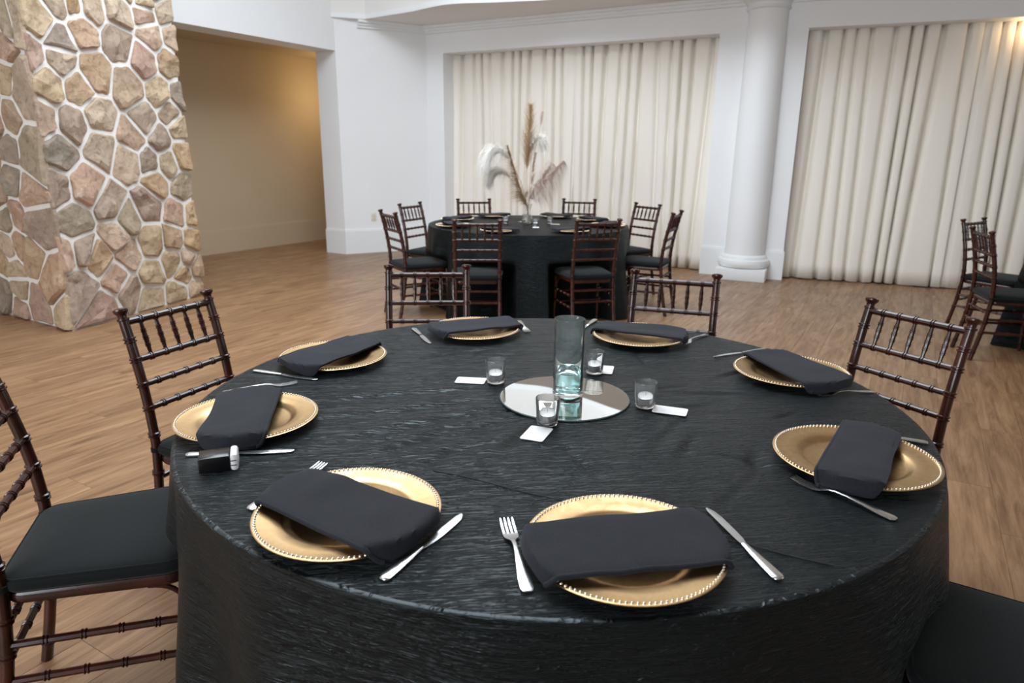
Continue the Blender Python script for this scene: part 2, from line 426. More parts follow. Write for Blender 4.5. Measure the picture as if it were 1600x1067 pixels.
# ------------------------------------------------------------------ stone pillar
PC = Vector((-3.477, 5.248)); uR = Vector((.2633, .9647)).normalized(); uL = Vector((-.8547, .5192)).normalized()
LR, LL = 1.50, 2.6
pil = thing('stone_pillar', 'massive tan fieldstone pillar with white mortar joints at left', 'pillar', (PC.x, PC.y, 0))
cR = PC + uR*LR; cL = PC + uL*LL
b = MB(); q = [Vector((0, 0)), uR*(LR-.015), uR*(LR-.015)+uL*LL, uL*LL]
b.prism([tuple(p_) for p_ in q], 0, ZC-.01); obj('mortar_core', b, M_mortar, pil, smooth=False)
seedsR = [(0.14,2.29),(0.31,2.44),(0.44,2.45),(0.6,2.46),(0.88,2.48),(0.49,2.29),(1.17,2.61),(1.17,2.5),(1.4,2.57),(0.27,2.18),(0.83,2.25),(1.21,2.35),(1.47,2.37),(0.0,2.04),(0.26,2.03),(0.55,1.97),(1.1,2.13),(1.38,2.14),(0.88,1.89),(0.12,1.86),(0.38,1.85),(1.23,1.88),(1.46,1.86),(0.01,1.6),(0.53,1.65),(0.29,1.57),(1.0,1.64),(1.34,1.72),(1.42,1.59),(0.86,1.49),(1.16,1.47),(1.43,1.36),(0.13,1.37),(0.5,1.41),(0.78,1.3),(1.01,1.29),(1.22,1.28),(0.02,1.11),(0.32,1.12),(0.53,0.94),(1.05,1.11),(0.93,0.93),(1.38,1.04),(1.27,0.82),(1.47,0.8),(0.15,0.83),(0.53,0.7),(0.67,0.82),(0.64,0.51),(0.91,0.59),(1.19,0.59),(1.42,0.55),(0.02,0.61),(0.2,0.61),(0.32,0.54),(1.34,0.39),(1.15,0.39),(0.86,0.32),(1.26,0.26),(1.46,0.28),(0.49,0.34),(0.6,0.22),(0.11,0.33),(0.82,0.11),(1.17,0.08),(1.41,0.07),(0.31,0.11)]
seedsL = [(0.24,2.3),(0.08,2.34),(0.34,2.11),(0.39,1.9),(0.18,1.8),(0.42,1.62),(0.51,1.39),(0.22,1.36),(0.55,1.15),(0.34,1.05),(0.78,0.83),(0.58,0.86),(0.31,0.83),(0.45,0.56),(0.97,0.48),(0.78,0.4),(0.2,0.35),(1.03,0.18),(0.77,0.28),(0.49,0.14),(0.06,0.12),(0.82,0.08)]
rs = random.Random(3)
for z_ in (2.72, 2.95, 3.18):
    for s_ in np.arange(.12, 1.5, .23): seedsR.append((float(s_)+rs.uniform(-.05, .05), z_+rs.uniform(-.06, .06)))
    for s_ in np.arange(.1, 2.5, .25): seedsL.append((float(s_)+rs.uniform(-.05, .05), z_-.1+rs.uniform(-.06, .06)))
for z_ in np.arange(.14, 2.5, .23):
    for s_ in np.arange(.62, 2.55, .25):
        c = (float(s_)+rs.uniform(-.06, .06), float(z_)+rs.uniform(-.05, .05))
        if min(hypot(c[0]-a, c[1]-e) for a, e in seedsL) > .17: seedsL.append(c)
def clip(poly, m_, nrm):
    out = []
    for i in range(len(poly)):
        a, c = poly[i], poly[(i+1) % len(poly)]
        da, dc = (a-m_).dot(nrm), (c-m_).dot(nrm)
        if da <= 0: out.append(a)
        if (da < 0 < dc) or (dc < 0 < da): out.append(a + (c-a)*(da/(da-dc)))
    return out
def stones(seeds, L, u, nout, ztop, wrap_end):
    P = [Vector(p_) for p_ in seeds]
    for i, c in enumerate(P):
        poly = [Vector((-.012, .005)), Vector((L+.012, .005)), Vector((L+.012, ztop)), Vector((-.012, ztop))]
        for j, o in enumerate(P):
            if i == j or (o-c).length > .9: continue
            nrm = (o-c).normalized(); poly = clip(poly, (o+c)/2 - nrm*(.0145+.004*noise.noise(Vector((*((o+c)*.5*4), 1)))), nrm)
            if len(poly) < 3: break
        if len(poly) < 3: continue
        cen = sum(poly, Vector((0, 0)))/len(poly)
        # round the corners and roughen the outline
        ring = []
        for k in range(len(poly)):
            a, p_, c2 = poly[k-1], poly[k], poly[(k+1) % len(poly)]
            la = (p_-a).length; lc = (c2-p_).length
            if la < 1e-4 or lc < 1e-4: continue
            r_ = min(.028, .3*la, .3*lc)
            ring += [p_ + (a-p_).normalized()*r_, p_*.55 + (p_ + (a-p_).normalized()*r_ + c2*0)*.225 + (p_ + (c2-p_).normalized()*r_)*.225, p_ + (c2-p_).normalized()*r_]
            if lc > .11:
                mid = (p_+c2)/2; ring.append(mid + (cen-mid).normalized()*rs.uniform(-.001, .009))
        n = len(ring); 
        if n < 5: continue
        area_ = abs(sum(ring[k].x*ring[(k+1) % n].y - ring[(k+1) % n].x*ring[k].y for k in range(n)))/2
        if area_ < .0006: continue
        dep = rs.uniform(.012, .034); tilt = Vector((rs.uniform(-.16, .16), rs.uniform(-.20, .10)))
        def P3(q, d): return Vector((u.x*q.x + nout.x*d, u.y*q.x + nout.y*d, q.y))
        sd = rs.uniform(0, 50)
        def hgt(q): return max(.012, dep + tilt.dot(q-cen) + .034*noise.noise(Vector((q.x*8, q.y*8, sd))))
        vs = []; fs = []
        for lv, (sc, fr) in enumerate(((1.0, None), (.985, .45), (.90, .88), (.62, 1.0), (.30, 1.04))):
            for q in ring:
                qq = cen + (q-cen)*sc
                if fr is None: vs.append(P3(qq, -.012))
                else: vs.append(P3(qq, hgt(qq)*fr + (.012*noise.noise(Vector((qq.x*24, qq.y*24, sd))) if lv > 1 else 0)))
        vs.append(P3(cen, hgt(cen)*1.02))
        for lv in range(4):
            for k in range(n):
                k2 = (k+1) % n; fs.append((lv*n+k, lv*n+k2, (lv+1)*n+k2, (lv+1)*n+k))
        for k in range(n): fs.append((4*n+k, 4*n+(k+1) % n, 5*n))
        b = MB(); b.add(vs, fs)
        me = b.mesh('stone', M_stone, smooth=True, angle=16)
        bm = bmesh.new(); bm.from_mesh(me); bmesh.ops.recalc_face_normals(bm, faces=bm.faces)
        f0 = max(bm.faces, key=lambda f: f.calc_center_median().xy.dot(nout))
        if f0.normal.xy.dot(nout) < 0: bmesh.ops.reverse_faces(bm, faces=bm.faces)
        bm.to_mesh(me); bm.free()
        link('stone', me, pil)
nR = Vector((uR.y, -uR.x)); nLf = Vector((-uL.y, uL.x))
if nLf.dot(Vector((0, -1))) < 0: nLf = -nLf
stones(seedsR, LR, uR, nR, 3.3, True)
stones(seedsL, LL, uL, nLf, 3.3, False)

# ------------------------------------------------------------------ curtains
def curtain(label, A, B, n, side, group, seed, z1=2.72, rec=.24):
    """A, B on the wall line, pleated sheet hung rec behind it"""
    rr = random.Random(seed); L = (B-A).length; d = (B-A).normalized()
    npl = max(6, int(L/.152)); amps = [rr.uniform(.55, 1.1) for _ in range(npl+1)]; depth = [rr.choice([.55, .75, .9, 1.1]) for _ in range(npl+2)]
    nu = npl*18; nz = 16; vs = []; uvs = []; fs = []
    for k in range(nz+1):
        v = k/nz; z = .012 + (z1-.012)*v
        low = (1-v)
        for i in range(nu+1):
            u = i/nu*npl
            uu = u + .22*sin(u*1.7+seed) + low*.38*sin(u*.9+seed) + .10*low*sin(u*2.3+seed*2)
            uu = min(max(uu, 0), npl-1e-4); pi_ = int(uu); fr = uu-pi_
            dv = min(fr, 1-fr); gd = depth[pi_] if fr < .5 else depth[pi_+1]
            prof = 1 - math.exp(-(dv/.11)**2) if .5 < u < npl-.5 else .9; a = .082*gd
            a0 = amps[pi_]; bul = .020*a0*sin(pi*fr)
            w_ = .018*low*sin(u*.55+seed*1.7)
            off = rec + .07 - .055 + a*(1-prof) - bul - w_ - .03*low**3
            if k == 0: z_ = z + .012*noise.noise(Vector((u*.7, seed, 0)))
            else: z_ = z
            q = A + d*(i/nu*L) + n*off
            vs.append((q.x, q.y, max(z_, .006))); uvs.append((i/nu*L, z))
    for k in range(nz):
        for i in range(nu):
            a = k*(nu+1)+i; fs.append((a, a+1, a+nu+2, a+nu+1))
    b = MB(); b.add(vs, fs); me = b.mesh('curtain', M_curt, angle=80)
    ul = me.uv_layers.new(name='UVMap')
    for lp in me.loops: ul.data[lp.index].uv = uvs[lp.vertex_index]
    o = link('curtain', me); sol = o.modifiers.new('thick', 'SOLIDIFY'); sol.thickness = .003
    tag(o, label, 'curtain', group)
    return o
mid1 = on1(.62); mid2 = on2(4.62)
curtain('pleated off-white curtain, left panel of the opening behind the far table', oa+d1*.002, mid1+d1*.03, n1, 0, 'floor length curtains', 1.3)
curtain('pleated off-white curtain, right panel of the left opening, beside the white column', mid1-d1*.03, ob-d1*.002, n1, 1, 'floor length curtains', 4.1, rec=.247)
curtain('pleated off-white curtain just right of the white column', oc+d2*.001, mid2+d2*.01, n2, 0, 'floor length curtains', 7.9, rec=.20)
curtain('pleated off-white curtain at the right edge behind the two side chairs', mid2-d2*.01, od-d2*.012, n2, 1, 'floor length curtains', 9.2, rec=.22)
pass
q = oa+d1*.22+n1*.36; point('recess_lamp_left', (q.x, q.y, 2.55), 1.2, (1.0, .62, .28), .03)
q = on2(4.95)+n2*.10; point('recess_lamp_right', (q.x, q.y, 2.62), 1.2, (1.0, .66, .34), .03)

# wall outlet
q = W1 + dC*.42
t_ = thing('wall_outlet', 'small ivory wall outlet on the white wall left of the far table', 'outlet', (q.x, q.y, .50), atan2(dC.y, dC.x))
b = MB(); b.box(-.036, -.007, -.058, .036, -.0005, .058); obj('cover_plate', b, M_ivory, t_, bevel=.002)
for z_ in (-.022, .022):
    b = MB(); b.box(-.016, -.010, z_-.014, .016, -.007, z_+.014); s_ = obj('socket', b, M_ivory, t_, bevel=.003)
    b = MB(); b.box(-.008, -.0105, z_-.006, -.006, -.0098, z_+.006); b.box(.006, -.0105, z_-.006, .008, -.0098, z_+.006); obj('slot', b, M_slot, s_, smooth=False)

# ------------------------------------------------------------------ tables under cloths
def cloth(R, seed, rings=120, seg_=440, crease=True, seats=()):
    rr = random.Random(seed); nf = 15
    ph = [rr.uniform(0, 2*pi) for _ in range(8)]
    def fold(a):
        v = sin(nf*a+ph[0] + 1.4*sin(2*a+ph[1]) + .8*sin(5*a+ph[2]))
        return (v*.5+.5)**1.3*2-1 + .45*sin(9*a+ph[3]) + .3*sin(23*a+ph[4])
    vs = []; uvs = []; fs = []
    rad = [R*(i/rings) for i in range(1, rings)] 
    vs.append((0, 0, .759)); uvs.append((0, 0))
    creases = []
    for i in range(34):
        a = rr.uniform(0, 2*pi); r_ = rr.uniform(.2, .78)*R; th = rr.choice([.3, .5, .2, 2.2, 1.9, 1.2]) + rr.uniform(-.35, .35)
        creases.append((r_*cos(a), r_*sin(a), th, rr.uniform(.05, .16), rr.uniform(.008, .014), rr.uniform(.0020, .0050)))
    if crease:   # the pulled folds left of and below the mirror
        for q_ in ((-.26, -.16, .60, .20), (-.17, -.21, .80, .18), (-.34, -.09, .42, .20), (-.07, -.25, 1.05, .14), (-.40, -.24, .66, .17), (-.22, -.33, .95, .17),
                   (-.46, .00, .30, .18), (.52, -.43, 1.1, .06), (.64, -.33, 1.2, .07), (.43, -.38, 1.25, .05), (-.12, -.10, .5, .12), (.30, -.31, 1.1, .06), (-.30, -.28, .78, .13), (-.50, -.14, .5, .14)):
            creases.append((*q_, rr.uniform(.012, .020), rr.uniform(.005, .0075)))
    for r_ in rad:
        for k in range(seg_):
            a = 2*pi*k/seg_; x, y = r_*cos(a), r_*sin(a)
            h = .0011*noise.noise(Vector((x*5, y*22, seed))) + .0007*noise.noise(Vector((x*16, y*60, seed+3)))
            for cx, cy, th, ln, wd, am in creases:
                dx, dy = x-cx, y-cy
                if abs(dx) > .35 or abs(dy) > .35: continue
                s_ = dx*cos(th)+dy*sin(th); q_ = -dx*sin(th)+dy*cos(th) + .25*s_*s_
                h -= am*math.exp(-(s_/ln)**2 - (q_/wd)**2)
                h += .25*am*math.exp(-(s_/ln)**2 - ((q_-wd*1.6)/wd)**2)
            vs.append((x, y, max(.7465, min(.7600, .7590+h)))); uvs.append((x, y))
    # rim and drape
    drape = [(.0, .7586, 0), (.001, .7580, 0), (.0018, .7566, .0), (.0022, .754, .0), (.0035, .745, .03), (.0055, .735, .07)]
    nd = 26
    for i in range(1, nd+1):
        v = i/nd; z = .735*(1-v)+.004*v
        drape.append((.006 + .075*v**1.1, z, .07+.93*v**.8))
    for off, z, am in drape:
        for k in range(seg_):
            a = 2*pi*k/seg_
            r_ = R + off + am*.038*fold(a + .05*sin(3*z+ph[5])) + am*.006*noise.noise(Vector((a*9, z*11, seed)))
            if off == 0: r_ = R
            X_, Y_ = r_*cos(a), r_*sin(a)
            if z < .53:
                wz = smooth(.53, .485, z) if z > .485 else 1.0
                for sx, sy, fa in seats:
                    fx, fy = cos(fa), sin(fa); dx, dy = X_-sx, Y_-sy
                    ly = dx*fx+dy*fy; lx = -dx*fy+dy*fx
                    if abs(lx) < .32 and ly > -.6:
                        wx = 1-smooth(.228, .32, abs(lx)); tgt = .232
                        if ly < tgt: mv = (tgt-ly)*wx*wz; X_ += fx*mv; Y_ += fy*mv
            vs.append((X_, Y_, z)); uvs.append((a*R, .76-z+R))
    nr = len(rad)+len(drape)
    for k in range(seg_): fs.append((0, 1+k, 1+(k+1) % seg_))
    for i in range(nr-1):
        for k in range(seg_):
            k2 = (k+1) % seg_; a = 1+i*seg_; c = 1+(i+1)*seg_
            fs.append((a+k, c+k, c+k2, a+k2))
    b = MB(); b.add(vs, fs); me = b.mesh('tablecloth', M_cloth if crease else M_cloth2, angle=180)
    ul = me.uv_layers.new(name='UVMap'); nt = 1+len(rad)*seg_
    for p_ in me.polygons:
        drp = max(me.loops[li].vertex_index for li in p_.loop_indices) >= nt
        us = [uvs[me.loops[li].vertex_index] for li in p_.loop_indices]
        for li, uv in zip(p_.loop_indices, us):
            vi = me.loops[li].vertex_index
            if drp:
                ai = (vi-1) % seg_; a_ = 2*pi*ai/seg_
                if ai == 0 and any((me.loops[l2].vertex_index-1) % seg_ == seg_-1 for l2 in p_.loop_indices): a_ = 2*pi
                ul.data[li].uv = (a_*R, .76 - me.vertices[vi].co.z + R + 3)
            else: ul.data[li].uv = (uv[0]*cos(.12)+uv[1]*sin(.12), -uv[0]*sin(.12)+uv[1]*cos(.12))
    return me
TC = (.100, 1.745); T2 = (.14, 6.42); T3 = (4.55, 4.50); RT = .919
def table_under(loc, label):
    t = thing('banquet_table', label, 'table', (*loc, 0))
    b = MB(); b.lathe([(.880, .712), (.890, .717), (.890, .734), (.880, .740)], 64); obj('tabletop', b, M_ivory, t)
    for k in range(4):
        a = pi/4+k*pi/2; b = MB(); b.tube([(.55*cos(a), .55*sin(a), .712), (.60*cos(a), .60*sin(a), .001)], .014, 10); obj('leg', b, M_steel, t)
table_under(TC, 'round banquet table hidden under the black cloth in the foreground')
table_under(T2, 'round banquet table hidden under the cloth with the pampas centrepiece')
table_under(T3, 'round banquet table hidden under the cloth beyond the right edge')
CH1 = [(-1.005, 1.550, 19.0, None), (-1.164, 2.254, -22.6, 1), (-.378, 3.021, -86.5, 1), (.696, 2.902, -107.9, 1), (1.359, 2.236, -151.3, 1), (1.015, 1.116, 152.5, None)]
CH2 = [(-1.06, 5.86, 31, 1), (-1.02, 6.87, -27, 1), (-.43, 7.56, -79, 1), (.73, 7.72, -99, 1), (1.37, 7.10, -147, 1), (1.445, 6.11, 155, 1), (-.27, 5.20, 93, 1), (.655, 5.30, 104, 1)]
CH3 = [(3.80, 5.72, -58, 1), (3.30, 4.86, -14, 1)]
def seats(L, c, k=.272):
    return [((x+(k*cos(RD(f)) if t else 0))-c[0], (y+(k*sin(RD(f)) if t else 0))-c[1], RD(f)) for x, y, f, t in L]
c1 = link('tablecloth', cloth(RT, 11, seats=seats(CH1, TC))); c1.location = (*TC, 0)
tag(c1, 'crinkled black taffeta tablecloth over the large foreground table', 'tablecloth')
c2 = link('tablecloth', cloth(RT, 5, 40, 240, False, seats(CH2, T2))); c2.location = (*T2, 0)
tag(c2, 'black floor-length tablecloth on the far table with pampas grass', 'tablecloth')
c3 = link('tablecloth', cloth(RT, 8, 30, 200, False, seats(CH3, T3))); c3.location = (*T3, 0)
tag(c3, 'black tablecloth hem just showing at the right edge beside two chairs', 'tablecloth')
# stitched seam across the front of the foreground cloth
b = MB(); A = Vector((-.16, 1.295)); B = Vector((.72, .875)); pts = []
for i in range(41):
    u = i/40; q = A.lerp(B, u); q += Vector((.43, .9))*(.004*sin(u*9)+.003*sin(u*23))
    if hypot(q.x-TC[0], q.y-TC[1]) > RT-.02: break
    pts.append((q.x-TC[0], q.y-TC[1], .7597))
b.tube(pts, .0011, 6); obj('seam', b, M_seam, c1)

# ------------------------------------------------------------------ chairs
def post_y(z):
    K_ = [(0, -.262), (.12, -.238), (.25, -.215), (.43, -.196), (.55, -.200), (.68, -.220), (.80, -.246), (.93, -.280)]
    for (a, ya), (c, yc) in zip(K_, K_[1:]):
        if z <= c:
            u = (z-a)/(c-a); u2 = u; return ya + (yc-ya)*u2
    return K_[-1][1]
def turned(mb, fn, L, r0, rings, extra=(), seg_=12, bump=.0042, w=.004, ends=None):
    """fn(t in metres 0..L)->Vector; rings at positions (double beads)"""
    st = [(0, r0), (L, r0)]
    for p_ in rings:
        for dlt in (-w*1.25, w*1.25):
            st += [(p_+dlt-w, r0), (p_+dlt-w*.4, r0+bump), (p_+dlt+w*.4, r0+bump), (p_+dlt+w*.98, r0)]
    st += list(extra); k = int(L/.06)
    st += [(L*i/k, None) for i in range(1, k)]
    st = sorted(st, key=lambda q: q[0]); st = [q for q in st if -1e-6 <= q[0] <= L+1e-6]
    out = []
    for i, (p_, r_) in enumerate(st):
        if r_ is None:
            if any(abs(p_-q[0]) < w*4 for q in st if q[1] is not None and q[0] not in (0, L)): continue
            r_ = r0 if ends is None else None
        out.append((p_, r_))
    if ends is not None:  # taper function
        out = [(p_, (ends(p_/L) + ((r_-r0) if r_ is not None else 0))) for p_, r_ in out]
    clean = [out[0]]
    for q in out[1:]:
        if q[0]-clean[-1][0] > 2e-4: clean.append(q)
    mb.tube([fn(p_) for p_, _ in clean], [r_ for _, r_ in clean], seg_)
def make_chair():
    t = thing('chiavari_chair', '', 'chair')
    hw = .172
    for s in (-1, 1):
        b = MB(); H = .893
        turned(b, lambda z, s=s: Vector((s*(hw+.006*max(0, .43-z)), post_y(z), z)), H, .0150, [.06, .20, .275, .365, .50, .590, .668, .748, .812],
               extra=[(H-.020, .0150), (H-.018, .0185), (H-.012, .0185), (H-.010, .0135), (H-.004, .0135)])
        y = post_y(H)
        M = Matrix.Translation((s*hw, y, H)) @ Matrix.Rotation(RD(14), 4, 'X')
        b.lathe([(.0130, -.004), (.0150, .000), (.0205, .006), (.0225, .012), (.0215, .017), (.015, .020), (.006, .0215)], 14, M)
        obj('back_post', b, M_wood, t)
    def rail(z, r, rings, name, n_=None):
        b = MB(); y = post_y(z)
        turned(b, lambda u, y=y, z=z: Vector((-hw+u, y, z)), 2*hw, r, rings, seg_=10, bump=.003, w=.0034); obj(name, b, M_wood, t)
    xs = [hw*2*k/6 for k in range(1, 6)]
    rail(.868, .0115, xs, 'top_rail'); rail(.748, .0105, xs, 'rail'); rail(.668, .0100, [x for x in xs], 'rail'); rail(.590, .0100, xs, 'rail')
    for x in xs:
        b = MB(); A = Vector((-hw+x, post_y(.864), .860)); B = Vector((-hw+x, post_y(.75), .756)); L = (A-B).length
        turned(b, lambda u, A=A, B=B, L=L: B.lerp(A, u/L), L, .0068, [L*.28, L*.5, L*.72], seg_=8, bump=.0024, w=.0026,
               ends=lambda u: .0052+.0028*sin(pi*u)); obj('spindle', b, M_wood, t)
    # front legs
    for s in (-1, 1):
        b = MB()
        turned(b, lambda z, s=s: Vector((s*(.188+.02*(.42-z)), .180+.03*(.42-z), z)), .418, .0150, [.05, .19, .245, .30, .355],
               ends=lambda u: .0115+.0045*min(1, u*1.6)); obj('leg', b, M_wood, t)
    # seat frame: trapezoid ring
    def tz(y, fw=.200, bw=.172): u = (y+.205)/.41; return bw+(fw-bw)*u
    def outline(off, n=10, rf=.075, rb=.045):
        pts = []
        for (cx, cy, r_, a0) in ((.203, .208, rf, 0), (-.203, .208, rf, pi/2), (-.178, -.200, rb, pi), (.178, -.200, rb, 3*pi/2)):
            sx = 1 if cx > 0 else -1; sy = 1 if cy > 0 else -1
            c = Vector((cx-sx*r_, cy-sy*r_))
            for k in range(n+1):
                a = a0+pi/2*k/n; pts.append(c + Vector((cos(a), sin(a)))*(r_+off))
        return pts
    def loft(mb, levels, cap0=True, cap1=True):
        n = None; vs = []; fs = []
        for off, z in levels:
            o_ = outline(off); n = len(o_); vs += [(p_.x, p_.y, z) for p_ in o_]
        for i in range(len(levels)-1):
            for k in range(n): fs.append((i*n+k, i*n+(k+1) % n, (i+1)*n+(k+1) % n, (i+1)*n+k))
        if cap0: fs.append(tuple(range(n))[::-1])
        if cap1: fs.append(tuple(range((len(levels)-1)*n, len(levels)*n)))
        mb.add(vs, fs)
    b = MB(); loft(b, [(-.012, .400), (-.004, .403), (.0, .410), (.0, .424), (-.004, .430), (-.02, .431)]); obj('seat_frame', b, M_wood, t)
    # cushion
    lv = [(-.012, .4315), (.000, .434), (.008, .442), (.010, .452), (.006, .462), (-.003, .469), (-.018, .474), (-.045, .478), (-.08, .4805), (-.12, .482)]
    b = MB(); vs = []; fs = []; n = None
    for off, z in lv:
        o_ = outline(max(off, -.029)) if off > -.03 else [p_*(1+(off+.0)/.20) for p_ in outline(0)]
        n = len(o_); vs += [(p_.x, p_.y, z) for p_ in o_]
    for i in range(len(lv)-1):
        for k in range(n): fs.append((i*n+k, i*n+(k+1) % n, (i+1)*n+(k+1) % n, (i+1)*n+k))
    fs += [tuple(range(n))[::-1], tuple(range((len(lv)-1)*n, len(lv)*n))]
    b.add(vs, fs); cu = obj('cushion', b, M_cush, t, angle=60)
    b = MB(); o_ = outline(.001); pts = [Vector((p_.x, p_.y, .4665)) for p_ in o_] + [Vector((o_[0].x, o_[0].y, .4665))]
    b.tube(pts, .0024, 6, False); obj('piping', b, M_cush, cu)
    for s in (-1, 1):
        b = MB(); M = Matrix.Translation((s*hw, post_y(.45), .449)); b.lathe([(.0158, -.008), (.0178, -.007), (.0178, .007), (.0158, .008)], 12, M)
        obj('tie_strap', b, M_cush, cu)
    # corner brackets
    for s in (-1, 1):
        b = MB(); pts = []
        for k in range(9):
            a = pi/2*k/8; pts.append(Vector((s*(.180-.075*(1-cos(a))), .176, .335+.066*sin(a))))
        b.tube(pts, .0065, 8); 
        pts = [Vector((s*.185, .170-.075*(1-cos(pi/2*k/8)), .335+.066*sin(pi/2*k/8))) for k in range(9)]
        b.tube(pts, .0065, 8); obj('bracket', b, M_wood, t)
    # stretchers
    def stre(A, B, r=.0095):
        b = MB(); A, B = Vector(A), Vector(B); L = (B-A).length
        turned(b, lambda u: A.lerp(B, u/L), L, r, [L*.2, L*.4, L*.6, L*.8], seg_=8, bump=.0028, w=.0032); obj('stretcher', b, M_wood, t)
    def F(s, z): return (s*(.188+.02*(.42-z)), .180+.03*(.42-z), z)
    def Bk(s, z): return (s*(hw+.006*(.43-z)), post_y(z), z)
    for z in (.30, .205):
        for s in (-1, 1): stre(F(s, z), Bk(s, z))
    for z in (.345, .255): stre(Bk(-1, z), Bk(1, z))
    for z in (.275, .185): stre(F(-1, z), F(1, z))
    return t
ch0 = make_chair(); tree0 = [(c, kids(c)) for c in kids(ch0)]
first = [True]
def chair(x, y, face, label, group, shift=0):
    """x, y seat centre, face = direction the sitter looks, degrees"""
    rz = RD(face)-pi/2
    if first[0]:
        first[0] = False; ch0.location = (x, y, 0); ch0.rotation_euler = (0, 0, rz); ch0['label'] = label; ch0['group'] = group; return ch0
    return dup(ch0, (x, y, 0), rz, label, group, tree0)
def chair_top(mx, my, face, label, group, k=.272):
    a = RD(face); return chair(mx+k*cos(a), my+k*sin(a), face, label, group)
G1 = 'dark chairs around the foreground table'
chair(-1.005, 1.550, 19.0, 'mahogany chiavari chair cut by the left edge, black cushion in plain view', G1)
chair_top(-1.164, 2.254, -22.6, 'mahogany chiavari chair in front of the stone pillar', G1)
chair_top(-.378, 3.021, -86.5, 'chiavari chair behind the foreground table, just left of the glass vase', G1)
chair_top(.696, 2.902, -107.9, 'chiavari chair behind the foreground table, just right of the glass vase', G1)
chair_top(1.359, 2.236, -151.3, 'mahogany chiavari chair at the right side of the foreground table', G1)
chair(1.015, 1.116, 152.5, 'chair whose black seat fills the bottom right corner', G1)
G2 = 'dark chairs around the far table'
chair_top(-1.06, 5.86, 31, 'chair at left of the far table, the nearer of the two, seen edge-on', G2)
chair_top(-1.02, 6.87, -27, 'chair at left of the far table, the farther one, against the white wall', G2)
chair_top(-.43, 7.56, -79, 'chair behind the far table, left of the pampas grass', G2)
chair_top(.73, 7.72, -99, 'chair behind the far table, right of the pampas grass', G2)
chair_top(1.37, 7.10, -147, 'chair at right of the far table, the farther of the two', G2)
chair_top(1.445, 6.11, 155, 'chair at right of the far table, the nearer one, seen edge-on', G2)
chair_top(-.27, 5.20, 93, 'chair with its back to the camera at the far table, left one', G2)
chair_top(.655, 5.30, 104, 'chair with its back to the camera at the far table, right one', G2)
G3 = 'dark chairs at the right edge'
chair_top(3.80, 5.72, -58, 'farther of the two dark chairs at the right edge before the curtain', G3)
chair_top(3.30, 4.86, -14, 'nearer of the two dark chairs at the right edge, seen side-on', G3)

# ------------------------------------------------------------------ chargers
Z0 = .760
def plate_meshes():
    b = MB(); prof = [(.001, .0045), (.060, .0045), (.096, .0050), (.103, .0075), (.110, .0135), (.118, .0165), (.135, .0178), (.153, .0192), (.160, .0205),
                      (.1640, .0210), (.1655, .0202), (.1650, .0188), (.155, .0172), (.120, .0140), (.108, .0090), (.100, .0015), (.092, .0), (.001, .0)]
    b.lathe(prof, 72, cap0=False, cap1=False); pl = b.mesh('charger', M_gold, angle=50)
    b = MB(); n = 118; r = .1590
    for k in range(n):
        a = 2*pi*k/n; cx, cy = r*cos(a), r*sin(a); e = .0031
        vs = [(cx, cy, .0205+e*.95)]
        for j in range(6):
            q = 2*pi*j/6; vs.append((cx+e*.72*cos(q), cy+e*.72*sin(q), .0205+e*.66))
        for j in range(6):
            q = 2*pi*j/6; vs.append((cx+e*cos(q), cy+e*sin(q), .0198))
        fs = [(0, 1+j, 1+(j+1) % 6) for j in range(6)] + [(1+j, 7+j, 7+(j+1) % 6, 1+(j+1) % 6) for j in range(6)]
        b.add(vs, fs)
    bd = b.mesh('beaded_rim', M_bead, angle=180); return pl, bd
PLM, BDM = plate_meshes()
def charger(x, y, label, group, z=Z0):
    t = link('charger_plate', PLM); t.location = (x, y, z); t.rotation_euler.z = (x*7+y*3); tag(t, label, 'plate', group)
    o = link('beaded_rim', BDM, t); o['kind'] = 'stuff'
    return t
plates = [(.1878, .9977), (-.2893, 1.0997), (-.6372, 1.5435), (-.5609, 2.0596), (-.1365, 2.4207), (.4524, 2.3526), (.8339, 1.9495), (.7363, 1.3512)]
names = ['at the near edge, right of centre, between a fork and a knife', 'at the near left, second from the black adapter side', 'beside the black and white power adapter',
         'in front of the chair by the stone pillar', 'at the far side, left of the glass vase', 'at the far side, right of the glass vase',
         'in front of the right-hand chair at the table', 'at the right edge of the table']
names[1] = 'at the near left, between the adapter and the nearest plate'
for (x, y), nm in zip(plates, names):
    charger(x, y, 'gold charger plate ' + nm, 'gold chargers on the foreground table')

